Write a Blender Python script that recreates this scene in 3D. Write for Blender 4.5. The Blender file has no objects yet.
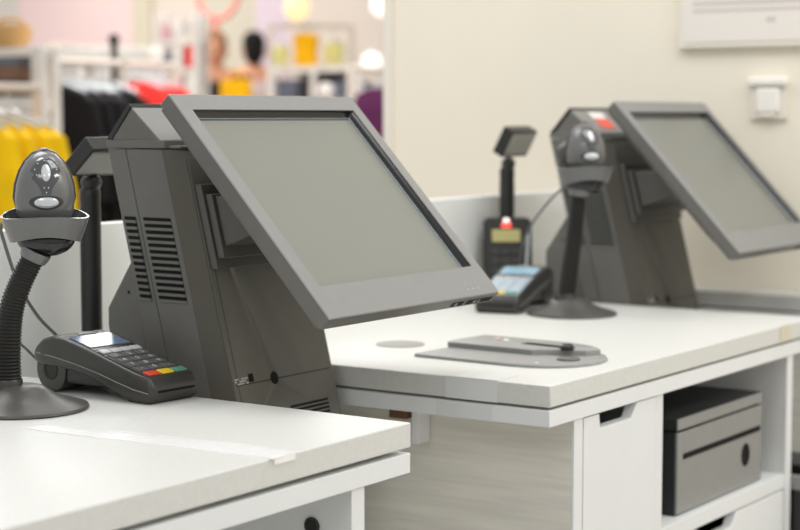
import bpy, bmesh, math, random
from mathutils import Vector, Matrix
random.seed(7)
sc = bpy.context.scene
C = sc.collection
PI = math.pi
Z0 = 0.9          # counter tops are 0.9 m above the floor; shapes below are written relative to the counter top

# ------------------------------------------------------------------ materials
def lin(c):
    out = []
    for v in c:
        v /= 255.0
        out.append(v / 12.92 if v <= 0.04045 else ((v + 0.055) / 1.055) ** 2.4)
    return (*out, 1.0)

def mat(name, c, rough=0.5, spec=0.5, metal=0.0, var=0.0, vscale=8.0, bump=0.0, bscale=400.0, coat=0.0, emit=None, estr=0.0, trans=0.0, stretch=None):
    m = bpy.data.materials.new(name)
    m.use_nodes = True
    nt = m.node_tree
    b = nt.nodes['Principled BSDF']
    b.inputs['Base Color'].default_value = lin(c)
    b.inputs['Roughness'].default_value = rough
    b.inputs['Specular IOR Level'].default_value = spec
    b.inputs['Metallic'].default_value = metal
    b.inputs['Coat Weight'].default_value = coat
    b.inputs['Transmission Weight'].default_value = trans
    if emit:
        b.inputs['Emission Color'].default_value = lin(emit)
        b.inputs['Emission Strength'].default_value = estr
    tc = nt.nodes.new('ShaderNodeTexCoord')
    src = tc.outputs['Object']
    if stretch:
        mp = nt.nodes.new('ShaderNodeMapping')
        mp.inputs['Scale'].default_value = stretch
        nt.links.new(src, mp.inputs['Vector'])
        src = mp.outputs['Vector']
    if var > 0:
        n = nt.nodes.new('ShaderNodeTexNoise')
        n.inputs['Scale'].default_value = vscale
        n.inputs['Detail'].default_value = 5
        nt.links.new(src, n.inputs['Vector'])
        r = nt.nodes.new('ShaderNodeValToRGB')
        base = lin(c)
        r.color_ramp.elements[0].position = 0.3
        r.color_ramp.elements[1].position = 0.7
        r.color_ramp.elements[0].color = tuple(max(0, x * (1 - var)) for x in base[:3]) + (1,)
        r.color_ramp.elements[1].color = tuple(min(1, x * (1 + var)) for x in base[:3]) + (1,)
        nt.links.new(n.outputs['Fac'], r.inputs['Fac'])
        nt.links.new(r.outputs['Color'], b.inputs['Base Color'])
    if bump > 0:
        n2 = nt.nodes.new('ShaderNodeTexNoise')
        n2.inputs['Scale'].default_value = bscale
        n2.inputs['Detail'].default_value = 2
        nt.links.new(tc.outputs['Object'], n2.inputs['Vector'])
        bp = nt.nodes.new('ShaderNodeBump')
        bp.inputs['Strength'].default_value = bump
        bp.inputs['Distance'].default_value = 0.001
        nt.links.new(n2.outputs['Fac'], bp.inputs['Height'])
        nt.links.new(bp.outputs['Normal'], b.inputs['Normal'])
    return m

M = {}
M['quartz'] = mat('white_quartz', (214, 214, 209), 0.42, 0.4, var=0.035, vscale=160)
M['laminate'] = mat('white_laminate', (230, 232, 231), 0.5, 0.35, var=0.01, vscale=20)
M['grain'] = mat('pale_wood_grain', (226, 223, 213), 0.55, 0.3, var=0.09, vscale=3.0, stretch=(2, 2.2, 34))
M['inner'] = mat('cabinet_inside', (222, 222, 218), 0.6, 0.3, var=0.01)
M['plastic'] = mat('grey_plastic', (104, 103, 98), 0.42, 0.42, var=0.03, vscale=60, bump=0.12, bscale=900)
M['bezel'] = mat('monitor_grey_plastic', (135, 135, 133), 0.4, 0.45, var=0.02, vscale=60, bump=0.12, bscale=900)
M['plate'] = mat('dark_grey_metal_plate', (104, 103, 95), 0.5, 0.4, var=0.03, vscale=40, bump=0.1, bscale=900)
M['darkmetal'] = mat('charcoal_bracket', (82, 81, 76), 0.4, 0.5, var=0.04, vscale=30)
M['void'] = mat('black_recess', (16, 16, 15), 0.7, 0.2, var=0.05)
M['glossblack'] = mat('gloss_black_trim', (22, 23, 23), 0.12, 0.6, var=0.05)
M['screen'] = mat('matt_screen_glass', (126, 128, 120), 0.3, 0.55, var=0.02, vscale=3)
M['black'] = mat('black_plastic', (34, 33, 31), 0.38, 0.5, var=0.06, vscale=50, bump=0.08, bscale=900)
M['rubber'] = mat('black_rubber', (40, 39, 36), 0.5, 0.35, var=0.05)
M['charcoal'] = mat('charcoal_plastic', (56, 55, 52), 0.36, 0.5, var=0.05, vscale=50, bump=0.08, bscale=900)
M['scangrey'] = mat('scanner_grey', (100, 100, 99), 0.28, 0.6, var=0.03, vscale=40, coat=0.3)
M['scandark'] = mat('scanner_dark_emblem', (60, 61, 61), 0.15, 0.7, var=0.05, coat=0.6)
M['silver'] = mat('silver_plastic', (205, 208, 210), 0.22, 0.6, 0.35, var=0.05, vscale=60)
M['lcd'] = mat('blue_grey_lcd', (104, 124, 150), 0.15, 0.6, var=0.04)
M['lcdy'] = mat('yellow_green_lcd', (176, 168, 110), 0.3, 0.5, var=0.04, emit=(176, 168, 110), estr=0.12)
M['redlight'] = mat('red_light', (240, 70, 60), 0.4, emit=(250, 90, 80), estr=0.9, var=0.02)
M['whitelight'] = mat('white_light', (250, 230, 225), 0.4, emit=(255, 235, 230), estr=0.9, var=0.02)
M['keywhite'] = mat('pale_key', (196, 196, 192), 0.4, var=0.03)
M['keygrey'] = mat('grey_key', (92, 92, 90), 0.42, var=0.05)
M['mark'] = mat('white_print', (205, 205, 200), 0.5, var=0.02)
M['red'] = mat('red_key', (214, 70, 44), 0.4, var=0.03)
M['yellow'] = mat('yellow_key', (232, 200, 30), 0.4, var=0.03)
M['green'] = mat('green_key', (92, 150, 122), 0.4, var=0.03)
M['cable'] = mat('grey_cable', (104, 106, 106), 0.45, var=0.03)
M['tape'] = mat('milky_tape', (250, 250, 248), 0.22, 0.6, var=0.03, vscale=60, bump=0.5, bscale=120)
M['clear'] = mat('greyish_clear_tape', (222, 223, 222), 0.3, 0.5, var=0.02)
M['yellowed'] = mat('yellowed_tape', (214, 208, 184), 0.35, 0.5, var=0.03)
M['wall'] = mat('cream_wall_paint', (237, 229, 212), 0.85, 0.2, var=0.015, vscale=4, bump=0.1, bscale=200)
M['screenwall'] = mat('white_partition', (236, 237, 233), 0.7, 0.25, var=0.012, vscale=5)
M['floor'] = mat('pale_floor_tile', (176, 170, 160), 0.35, 0.4, var=0.05, vscale=3)
M['rail'] = mat('grey_edge', (196, 196, 190), 0.5, 0.4, var=0.02)
M['paper'] = mat('notice_paper', (232, 225, 216), 0.5, 0.3, var=0.01)
M['print'] = mat('faint_print', (205, 198, 192), 0.6, var=0.02)
M['switch'] = mat('white_switch', (240, 236, 226), 0.4, var=0.01)
M['switchb'] = mat('ivory_switch', (232, 225, 212), 0.45, var=0.01)
M['brown'] = mat('brown_wood', (104, 74, 46), 0.6, var=0.15, vscale=30)
M['box'] = mat('grey_steel_box', (142, 142, 139), 0.42, 0.45, var=0.03, vscale=60, bump=0.1, bscale=900)
M['boxshade'] = mat('shaded_steel_box', (40, 42, 43), 0.45, 0.4, var=0.03)  # shadow on the box's top and sides put into its colour
M['tray'] = mat('grey_tray_plastic', (150, 150, 147), 0.4, 0.45, var=0.03, vscale=60, bump=0.1, bscale=900)
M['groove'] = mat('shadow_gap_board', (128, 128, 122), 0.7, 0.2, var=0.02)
M['cap'] = mat('grommet_grey', (152, 150, 143), 0.5, var=0.02)
M['dispback'] = mat('display_back_glare', (160, 158, 150), 0.3, 0.5, var=0.02)  # lighter tone stands in for glare on the display back
M['basegrey'] = mat('scanner_base_grey', (82, 81, 77), 0.36, 0.5, var=0.04, vscale=50)
M['corner'] = mat('chamfer_reflection', (84, 81, 71), 0.45, 0.4, var=0.03, vscale=40)
M['rimglint'] = mat('rim_reflection', (120, 130, 135), 0.15, 0.7, var=0.02)  # pale tone stands in for light reflected along the gloss rim
M['ledoff'] = mat('pale_grey_mark', (164, 164, 160), 0.4, var=0.02)
M['sred'] = mat('red_sticker', (226, 92, 76), 0.5, var=0.03)
M['swhite'] = mat('white_sticker', (232, 228, 222), 0.5, var=0.02)

# ------------------------------------------------------------------ mesh builder
class MB:
    def __init__(self): self.bm = bmesh.new()
    def V(self, p): return self.bm.verts.new(p)
    def F(self, vs):
        try: return self.bm.faces.new(vs)
        except ValueError: return None
    def hexa(self, p):                       # 8 points: bottom 4 (ccw), top 4
        v = [self.V(q) for q in p]
        for f in ((3, 2, 1, 0), (4, 5, 6, 7), (0, 1, 5, 4), (1, 2, 6, 5), (2, 3, 7, 6), (3, 0, 4, 7)): self.F([v[i] for i in f])
        return self
    def box(self, x0, x1, y0, y1, z0, z1):
        return self.hexa([(x0, y0, z0), (x1, y0, z0), (x1, y1, z0), (x0, y1, z0), (x0, y0, z1), (x1, y0, z1), (x1, y1, z1), (x0, y1, z1)])
    def rings(self, rings, cap=True, closed=True):
        rv = [[self.V(p) for p in r] for r in rings]
        n = len(rings[0])
        for a, b in zip(rv, rv[1:]):
            for i in range(n if closed else n - 1):
                j = (i + 1) % n
                self.F([a[i], a[j], b[j], b[i]])
        if cap:
            self.F(rv[0][::-1]); self.F(rv[-1])
        return self
    def prism(self, poly, fn, a, b):         # poly in 2D, fn(u, v, w) -> point, extruded w from a to b
        return self.rings([[fn(u, v, a) for u, v in poly], [fn(u, v, b) for u, v in poly]])
    def lathe(self, prof, c=(0, 0, 0), n=32, cap=True):
        return self.rings([[(c[0] + r * math.cos(2 * PI * i / n), c[1] + r * math.sin(2 * PI * i / n), c[2] + z) for i in range(n)] for r, z in prof], cap)
    def tube(self, path, r, n=12, radii=None):
        P = [Vector(p) for p in path]
        out = []
        t0 = (P[1] - P[0]).normalized()
        nrm = t0.orthogonal().normalized()
        for i, p in enumerate(P):
            t = (P[min(i + 1, len(P) - 1)] - P[max(i - 1, 0)]).normalized()
            nrm = (nrm - t * nrm.dot(t)).normalized()
            bn = t.cross(nrm)
            rr = radii[i] if radii else r
            out.append([tuple(p + (nrm * math.cos(2 * PI * k / n) + bn * math.sin(2 * PI * k / n)) * rr) for k in range(n)])
        return self.rings(out)
    def ball(self, c, rx, ry, rz, n=20, rot=None):
        rot = rot or Matrix.Identity(3)
        rs = []
        for j in range(n // 2 + 1):
            th = PI * j / (n // 2)
            s = max(math.sin(th), 0.01)
            rs.append([tuple(Vector(c) + rot @ Vector((rx * s * math.cos(2 * PI * i / n), ry * s * math.sin(2 * PI * i / n), -rz * math.cos(th)))) for i in range(n)])
        return self.rings(rs)

def fin(o, bevel, smooth=True):
    me = o.data
    bm = bmesh.new(); bm.from_mesh(me)
    bmesh.ops.recalc_face_normals(bm, faces=bm.faces[:])
    bm.to_mesh(me); bm.free()
    if smooth:
        for p in me.polygons: p.use_smooth = True
        me.set_sharp_from_angle(angle=math.radians(38))
    if bevel:
        b = o.modifiers.new('bevel', 'BEVEL')
        b.width = bevel; b.segments = 2; b.limit_method = 'ANGLE'; b.angle_limit = math.radians(32)
        b.harden_normals = False

def obj(name, mb, m, parent=None, bevel=0.0, label=None, local=False):
    me = bpy.data.meshes.new(name)
    mb.bm.to_mesh(me); mb.bm.free()
    o = bpy.data.objects.new(name, me)
    C.objects.link(o)
    me.materials.append(M[m] if isinstance(m, str) else m)
    if parent is not None:
        o.parent = parent
        if not local:
            root = parent
            off = Vector((0, 0, 0))
            while root: off += root.location; root = root.parent
            me.transform(Matrix.Translation(-off))
    elif not local:
        xs = [v.co for v in me.vertices]
        c = Vector(((min(v.x for v in xs) + max(v.x for v in xs)) / 2, (min(v.y for v in xs) + max(v.y for v in xs)) / 2, min(v.z for v in xs)))
        me.transform(Matrix.Translation(-c)); o.location = c
    fin(o, bevel)
    if label: o['label'] = label
    return o

def tag(o, label, cat, group=None, kind=None):
    o['label'] = label; o['category'] = cat
    if group: o['group'] = group
    if kind: o['kind'] = kind
    return o

def struct(name, mb, m, bevel=0.0):
    o = obj(name, mb, m, bevel=bevel); o['kind'] = 'structure'; return o

def thing(name, loc, label, cat, group=None, rz=0.0):
    o = bpy.data.objects.new(name, None); C.objects.link(o)
    o.empty_display_size = 0.05
    o.location = loc; o.rotation_euler = (0, 0, rz)
    return tag(o, label, cat, group)

def kids(o): return [c for c in bpy.data.objects if c.parent == o]
def dup(root, loc, label, group=None, rz=None):
    r = root.copy(); C.objects.link(r); r.location = loc; r['label'] = label
    if rz is not None: r.rotation_euler = (0, 0, rz)
    if group: r['group'] = group
    for ch in kids(root):
        c = ch.copy(); C.objects.link(c); c.parent = r
        for g in kids(ch):
            d = g.copy(); C.objects.link(d); d.parent = c
    return r

def text_mb(s, size):
    cu = bpy.data.curves.new('t', 'FONT'); cu.body = s; cu.size = size; cu.align_x = 'CENTER'; cu.align_y = 'CENTER'; cu.extrude = 0.0001
    o = bpy.data.objects.new('t', cu); C.objects.link(o)
    me = bpy.data.meshes.new_from_object(o.evaluated_get(bpy.context.evaluated_depsgraph_get()))
    mb = MB(); mb.bm.from_mesh(me)
    bpy.data.objects.remove(o); bpy.data.curves.remove(cu); bpy.data.meshes.remove(me)
    return mb

# ------------------------------------------------------------------ camera
FPX, HY = 1731.0, 117.0
pitch = math.atan((265 - HY) / FPX)
az = math.radians(34.297)
CAM = Vector((0, 0, 0.36))
dirh = Vector((math.cos(az), math.sin(az), 0)); right = Vector((math.sin(az), -math.cos(az), 0))
fwd = dirh * math.cos(pitch) + Vector((0, 0, -math.sin(pitch))); up = right.cross(fwd)
cam = bpy.data.cameras.new('camera'); camo = bpy.data.objects.new('camera', cam); C.objects.link(camo)
camo.matrix_world = Matrix(((right.x, up.x, -fwd.x, 0), (right.y, up.y, -fwd.y, 0), (right.z, up.z, -fwd.z, CAM.z), (0, 0, 0, 1)))
cam.sensor_width = 36; cam.lens = FPX * 36 / 800
cam.clip_start = 0.05; cam.clip_end = 100
cam.dof.use_dof = True; cam.dof.focus_distance = 2.15; cam.dof.aperture_fstop = 4.3
sc.camera = camo
def ray(px, py): return fwd + right * ((px - 400) / FPX) + up * ((265 - py) / FPX)
def at(px, py, D): return CAM + ray(px, py) * D                    # point seen at px, py at depth D

# ------------------------------------------------------------------ setting
FL = -Z0
struct('floor', MB().box(-1.5, 13, -2.5, 16, FL - 0.05, FL), 'floor')
struct('wall_right', MB().box(3.42, 3.55, -2.5, 2.352, FL, 2.3), 'wall')
struct('trim_1', MB().box(3.408, 3.562, 2.352, 2.375, FL, 2.3), 'switchb', 0.003)
pw = struct('wall_partition', MB().box(0.2, 3.415, 1.872, 1.90, FL, 0.197), 'screenwall', 0.002)
pal = {'back': (208, 200, 190), 'pink': (224, 198, 194), 'beige': (200, 190, 168), 'lilac': (208, 192, 200), 'grey': (198, 190, 172), 'cream': (210, 197, 184)}
for k, c in pal.items(): M['w_' + k] = mat('shop_wall_' + k, c, 0.8, 0.2, var=0.02, vscale=2)
XW = 12.0
def yat(px, X=XW):
    r = ray(px, 100); return r.y / r.x * X
struct('wall_rear', MB().box(XW, XW + 0.1, 6.0, 15.5, FL, 2.6), 'w_back')
for i, (a, b, k, t) in enumerate([(22, 138, 'pink', .02), (138, 156, 'beige', .06), (156, 200, 'cream', .02), (200, 258, 'grey', .02), (258, 292, 'lilac', .02), (292, 420, 'cream', .02)]):
    struct('trim_%d' % (i + 2), MB().box(XW - t, XW - 0.001, yat(b), yat(a), FL, 2.5), 'w_' + k)

# ------------------------------------------------------------------ sales counters
CF, CB = 1.130, 1.866        # front and back of the counter tops
def notch_door(mb, x0, x1, y0, y1, z0, z1, na, nb, nh):
    # a slab door with a trapezium finger notch cut from its top edge
    poly = [(x0, z0), (x1, z0), (x1, z1), (nb, z1), (nb - 0.018, z1 - nh), (na + 0.004, z1 - nh), (na, z1), (x0, z1)]
    return mb.prism(poly, lambda u, v, w: (u, w, v), y0, y1)

def counter(x0, label, first):
    x1 = x0 + 0.968
    t = thing('sales_counter', ((x0 + x1) / 2, 1.5, FL), label, 'counter', 'white sales counters in a row')
    obj('worktop', MB().box(x0, x1, CF, CB, -0.030, 0.0), 'quartz', t, 0.0016)
    if first:
        obj('sub_top', MB().box(x0, x1, CF + 0.001, CB, -0.0605, -0.0365), 'laminate', t, 0.0008)
        obj('spacer', MB().box(x0 + 0.02, x1 - 0.03, CF + 0.03, CB, -0.0365, -0.030), 'void', t)
    else:
        obj('sub_top', MB().box(x0, x1, CF + 0.001, CB, -0.057, -0.034), 'laminate', t, 0.0008)
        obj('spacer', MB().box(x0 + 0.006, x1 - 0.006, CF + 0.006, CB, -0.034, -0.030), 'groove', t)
    zt = -0.0606 if first else -0.0572
    pl, pr = x0 + 0.076, x0 + 0.878
    obj('end_panel', MB().box(pl, pl + 0.024, CF + 0.008, CB - 0.02, FL, zt), 'grain', t, 0.0008)
    obj('end_panel', MB().box(pr - 0.024, pr, CF + 0.008, CB - 0.02, FL, zt), 'laminate' if first else 'inner', t, 0.0008)
    obj('edge_strip', MB().box(pl - 0.0005, pl + 0.0245, CF + 0.004, CF + 0.0078, FL, zt), 'laminate', t, 0.0006)
    obj('edge_strip', MB().box(pr - 0.0245, pr + 0.0005, CF + 0.004, CF + 0.0078, FL, zt), 'laminate', t, 0.0006)
    obj('back_panel', MB().box(pl + 0.025, pr - 0.025, CB - 0.06, CB - 0.045, FL, zt), 'inner', t)
    obj('plinth', MB().box(pl + 0.025, pr - 0.025, CF + 0.06, CF + 0.075, FL, FL + 0.09), 'laminate', t)
    d = x0 + 0.336                    # divider
    obj('divider', MB().box(d, d + 0.024, CF + 0.006, CB - 0.061, FL + 0.09, zt), 'laminate', t, 0.0008)
    dx0, dx1 = pl + 0.028, d - 0.004
    obj('door', notch_door(MB(), dx0, dx1, CF + 0.004, CF + 0.022, FL + 0.1, zt - 0.002, dx0 + 0.045, dx0 + 0.165, 0.021), 'laminate', t, 0.001)
    obj('inner_panel', MB().box(pl + 0.026, d - 0.001, CF + 0.10, CF + 0.11, FL + 0.1, zt - 0.001), 'void', t)
    cx0, cx1 = d + 0.025, pr - 0.025
    if not first:
        obj('shelf', MB().box(cx0, cx1, CF + 0.006, CB - 0.062, -0.292, -0.267), 'laminate', t, 0.0008)
        obj('drawer_front', notch_door(MB(), cx0 + 0.003, cx1 - 0.003, CF + 0.006, CF + 0.024, FL + 0.1, -0.295, cx0 + 0.13, cx0 + 0.285, 0.022), 'laminate', t, 0.001)
        obj('drawer_box', MB().box(cx0 + 0.01, cx1 - 0.01, CF + 0.10, CB - 0.1, FL + 0.1, -0.30), 'void', t)
    else:
        obj('shelf', MB().box(cx0, cx1, CF + 0.02, CB - 0.062, -0.60, -0.58), 'laminate', t, 0.0008)
        g = MB()
        gc = (cx1, 1.190, -0.110)
        n = 24
        def ringx(r, x): return [(x, gc[1] + r * math.cos(2 * PI * i / n), gc[2] + r * math.sin(2 * PI * i / n)) for i in range(n)]
        g.rings([ringx(0.0105, cx1 + 0.0001), ringx(0.0105, cx1 - 0.002), ringx(0.0085, cx1 - 0.003), ringx(0.0075, cx1 - 0.0015), ringx(0.002, cx1 - 0.001)])
        obj('cable_grommet', g, 'black', t, label='black round cable grommet')
    return t
c1 = counter(0.712, 'white stone-topped sales counter nearest the camera with peeling tape across its top', True)
c2 = counter(2.015, 'white sales counter with a grey steel box in its open shelf and a notched door', False)
# far counter: only its end shows beyond the second terminal
t = thing('sales_counter', (3.36, 1.45, FL), 'end of the white counter running against the cream wall behind the second terminal', 'counter', 'white sales counters in a row')
obj('worktop', MB().box(3.314, 3.418, 1.0, CB, -0.03, 0.0), 'quartz', t, 0.0016)
obj('sub_top', MB().box(3.314, 3.418, 1.0, CB, -0.057, -0.034), 'laminate', t, 0.0008)
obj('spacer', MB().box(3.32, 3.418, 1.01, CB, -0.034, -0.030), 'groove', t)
obj('end_panel', MB().box(3.36, 3.384, 1.01, CB - 0.02, FL, -0.0572), 'grain', t)

# brown batten under the second counter top and its white block
obj('batten', MB().box(2.05, 2.089, 1.388, 1.418, -0.076, -0.0575), 'brown', c2, 0.001, 'brown wooden batten')
obj('corner_block', MB().box(2.058, 2.0895, 1.372, 1.384, -0.112, -0.0575), 'laminate', c2, 0.001)

# plinths that carry the terminals in the gaps
def plinth(x0, x1, label):
    t = thing('terminal_plinth', ((x0 + x1) / 2, 1.66, FL), label, 'plinth')
    obj('shelf_board', MB().box(x0, x1, 1.43, CB, -0.098, -0.078), 'laminate', t, 0.001)
    obj('carcass', MB().box(x0 + 0.03, x1 - 0.03, 1.47, CB - 0.01, FL, -0.098), 'laminate', t, 0.001)
plinth(1.690, 2.010, 'low white stand in the gap under the nearest point-of-sale terminal')
plinth(2.988, 3.308, 'low white stand in the gap under the far point-of-sale terminal')

# ------------------------------------------------------------------ point-of-sale terminal
K = 0.255
def sl(y0, z): return y0 + K * z
ZB = -0.078
TX0, TX1 = 1.746, 1.999
T_LABEL = 'large grey touchscreen terminal with sharp tilted monitor, beside the nearest card reader'
pos = thing('point_of_sale_terminal', (1.871, 1.55, ZB), T_LABEL, 'cash register', 'touchscreen terminals between the counters')
def slant(mb, poly, za, zb):
    return mb.rings([[(x, sl(y, za), za) for x, y in poly], [(x, sl(y, zb), zb) for x, y in poly]])
YS, YSEAM, YR, YP = 1.499, 1.5645, 1.594, 1.470
# main column with front chamfers
obj('housing', slant(MB(), [(TX0, YS), (TX0 + .0155, YP + .002), (TX1 - .0155, YP + .002), (TX1, YS), (TX1, YSEAM - .0006), (TX0, YSEAM - .0006)], ZB, 0.3165), 'plastic', pos, 0.0012)
obj('rear_cover', slant(MB(), [(TX0, YSEAM + .0006), (TX1, YSEAM + .0006), (TX1 - .003, YR + .006), (TX0 + .003, YR + .006)], ZB, 0.3165), 'plastic', pos, 0.0012)
obj('seam_strip', slant(MB(), [(TX0 + .004, YSEAM - .0006), (TX1 - .004, YSEAM - .0006), (TX1 - .004, YSEAM + .0006), (TX0 + .004, YSEAM + .0006)], ZB, 0.3165), 'void', pos)
for cs_ in (-1, 1):  # strip over each chamfer, its colour carrying the warm dark reflection there
    def cxx(x): return TX0 + x if cs_ < 0 else TX1 - x
    obj('corner_reflection', slant(MB(), [(cxx(-.0004), YS - .0002), (cxx(.0150), YP + .0012), (cxx(.0158), YP + .004), (cxx(.003), YS + .001)], ZB, 0.3165), 'corner', pos, 0.0004, 'corner chamfer with its warm dark reflection painted in')
# front panel set in the leaning face
fp = obj('front_panel', slant(MB(), [(TX0 + .0165, YP), (TX1 - .0165, YP), (TX1 - .0165, YP + .0036), (TX0 + .0165, YP + .0036)], ZB, 0.306), 'plate', pos, 0.0008)
cut = MB(); cut.rings([[(1.85 + .0088 * math.cos(2 * PI * i / 28), sl(YP, .003 + .0088 * math.sin(2 * PI * i / 28)) + d_, .003 + .0088 * math.sin(2 * PI * i / 28)) for i in range(28)] for d_ in (-.01, .01)])
co = obj('cutter', cut, 'void', pos)
for tgt in (fp,):
    bo = tgt.modifiers.new('hole', 'BOOLEAN'); bo.object = co; bo.operation = 'DIFFERENCE'; bo.solver = 'EXACT'
    bpy.context.view_layer.update()
    new = bpy.data.meshes.new_from_object(tgt.evaluated_get(bpy.context.evaluated_depsgraph_get()))
    tgt.modifiers.clear(); tgt.data = new
bpy.data.objects.remove(co)
obj('panel_seam', slant(MB(), [(TX0 + .022, YP - .0002), (TX1 - .022, YP - .0002), (TX1 - .022, YP + .001), (TX0 + .022, YP + .001)], 0.0012, 0.0022), 'void', fp)
obj('panel_seam', slant(MB(), [(TX0 + .026, YP - .0002), (TX0 + .0267, YP - .0002), (TX0 + .0267, YP + .001), (TX0 + .026, YP + .001)], ZB, 0.19), 'void', fp)
h = MB()
n = 28
def pring(r, y0): return [(1.85 + r * math.cos(2 * PI * i / n), sl(y0, 0.003 + r * math.sin(2 * PI * i / n)), 0.003 + r * math.sin(2 * PI * i / n)) for i in range(n)]
h.rings([pring(0.0088, YP + .0002), pring(0.008, YP + .0015), pring(0.0088, YP + .0018), pring(0.001, YP + .0018)])
obj('thumb_hole', h, 'void', fp)
obj('port', slant(MB(), [(1.796, YP - .0003), (1.806, YP - .0003), (1.806, YP + .002), (1.796, YP + .002)], 0.0035, 0.0145), 'void', fp)
lb = MB()
for r_ in range(3):
    for q in range(6):
        if (r_ * 5 + q * 3) % 4: slant(lb, [(1.767 + q * .0047, YP - .0006), (1.770 + q * .0047, YP - .0006), (1.770 + q * .0047, YP + .001), (1.767 + q * .0047, YP + .001)], 0.0025 + r_ * .0032, 0.0045 + r_ * .0032)
obj('port_marking', lb, 'mark', fp, label='small white printed marks beside the port')
vg = MB()
for q in range(6): slant(vg, [(1.872, YP - .0004), (1.958, YP - .0004), (1.958, YP + .001), (1.872, YP + .001)], -0.041 - q * .0055, -0.038 - q * .0055)
obj('vent_grille', vg, 'void', fp)
# louvre slots on the side
for (ya, yb, xo, na) in ((1.507, 1.557, 0.0, 'side'), (1.571, 1.593, 0.0, 'rear')):
    vs = MB(); vl = MB()
    for q in range(13):
        z = 0.222 - q * 0.0088
        def xo_(y): return TX0 - (0.0012 if na == 'rear' else 0.0004) + (0.003 * max(0, (y - YSEAM - .001) / (YR + .004 - YSEAM)) if na == 'rear' else 0)
        for (mb, d0, d1, zz0, zz1) in ((vs, 0.0, 0.002, z - 0.0022, z + 0.0022), (vl, -0.0014, 0.002, z - 0.0064, z - 0.0026)):
            p = [(xo_(ya) + d0, ya), (xo_(yb) + d0, yb), (xo_(yb) + d1, yb), (xo_(ya) + d1, ya)]
            slant(mb, p[::-1], zz0, zz1)
    v = obj('vent_slots', vs, 'void', pos)
    obj('louvres', vl, 'plastic', v, 0.0004)
# rear foot
obj('rear_foot', MB().prism([(1.645, 0.172), (1.697, 0.094), (1.697, 0.07), (1.672, ZB), (1.56, ZB), (1.57, 0.172)], lambda u, v, w: (w, u, v), TX0 + .016, TX1 - .016), 'plastic', pos, 0.0015)
fs = obj('foot_screw', MB().lathe([(0.0022, 0), (0.0022, 0.001)], (0, 0, 0)), 'void', pos)
fs.data.transform(Matrix.Translation(Vector((TX0 + .0155, 1.657, 0.118)) - Vector(pos.location)) @ Matrix.Rotation(PI / 2, 4, 'Y') @ Matrix.Translation(Vector(pos.location)))
# cornice and pitched top
obj('cornice', MB().box(TX0 - .001, TX1 + .001, 1.573, 1.680, 0.3178, 0.329), 'plastic', pos, 0.0012)
obj('cornice_lip', MB().box(TX0 + .006, TX1 - .006, 1.551, 1.573, 0.3178, 0.3215), 'plastic', pos, 0.0008)
tc = obj('top_cover', MB().rings([[(TX0 + .001, 1.582, .329), (TX0 + .001, 1.670, .329), (TX0 + .001, 1.633, .373)], [(TX1 - .001, 1.582, .329), (TX1 - .001, 1.670, .329), (TX1 - .001, 1.633, .373)]]), 'bezel', pos, 0.0008)
for gx, gs in ((TX0 + .0002, -1), (TX1 - .0002, 1)):  # darker gable overlays put the side's shade into the colour
    obj('gable_shade', MB().prism([(1.586, .3292), (1.667, .3292), (1.6335, .3705)], lambda u, v, w: (w, u, v), gx, gx - gs * .004), 'plate', tc)
obj('rear_rim', MB().prism([(1.680, .329), (1.6695, .329), (1.6335, .3735), (1.637, .3785)], lambda u, v, w: (w, u, v), TX0 - .001, TX1 + .001), 'glossblack', tc, 0.0008, 'dark glossy rear edge of the top')
# monitor bracket
br = obj('mount_bracket', slant(MB(), [(1.765, 1.4580), (1.970, 1.4580), (1.970, 1.4695), (1.765, 1.4695)], 0.157, 0.270), 'darkmetal', pos, 0.001)
obj('bracket_plate', slant(MB(), [(1.769, 1.446), (1.966, 1.446), (1.966, 1.457), (1.769, 1.457)], 0.172, 0.257), 'darkmetal', br, 0.001)
obj('arm', MB().prism([(1.5105, .255), (1.493, .187), (1.412, .216), (1.416, .228), (1.441, .255)], lambda u, v, w: (w, u, v), 1.774, 1.96), 'darkmetal', br, 0.002)
# monitor
MA = Vector((1.677, 1.247, 0.115)); th = math.radians(43.1)
mu, mv, mn = Vector((1, 0, 0)), Vector((0, math.sin(th), math.cos(th))), Vector((0, -math.cos(th), math.sin(th)))
def mp(u, v, w): return tuple(MA + mu * u + mv * v + mn * w)
W_, H_ = 0.401, 0.377
def rr(u0, u1, v0, v1, r, n=4):
    out = []
    for cu_, cv_, a0 in ((u1 - r, v1 - r, 0), (u0 + r, v1 - r, 90), (u0 + r, v0 + r, 180), (u1 - r, v0 + r, 270)):
        for k in range(n + 1):
            a = math.radians(a0 + 90 * k / n); out.append((cu_ + r * math.cos(a), cv_ + r * math.sin(a)))
    return out
OU0, OU1, OV0, OV1 = 0.025, 0.380, 0.050, 0.349
def loop(poly, w): return [mp(u, v, w) for u, v in poly]
mb = MB()
mb.rings([loop(rr(.009, W_ - .009, .010, H_ - .009, .003), -.028), loop(rr(.004, W_ - .004, .006, H_ - .004, .003), -.0262), loop(rr(.004, W_ - .004, .006, H_ - .004, .003), -.0205), loop(rr(0, W_, 0, H_, .003), -.020), loop(rr(0, W_, 0, H_, .003), -.0016)], cap=False)
mon = obj('monitor', mb, 'plastic', pos, 0)
mb = MB()
mb.rings([loop(rr(0.0002, W_ - .0002, 0.0002, H_ - .0002, .003), -.003), loop(rr(0.0002, W_ - .0002, 0.0002, H_ - .0002, .003), -.0012),
          loop(rr(.0015, W_ - .0015, .0015, H_ - .0015, .005), 0), loop(rr(OU0, OU1, OV0, OV1, .002), 0), loop(rr(OU0, OU1, OV0, OV1, .002), -.011)], cap=False)
ff = obj('front_frame', mb, 'bezel', mon, 0)  # front toned lighter than the plastic sides for the light it catches
for p_ in ff.data.polygons: p_.use_smooth = False
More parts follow.
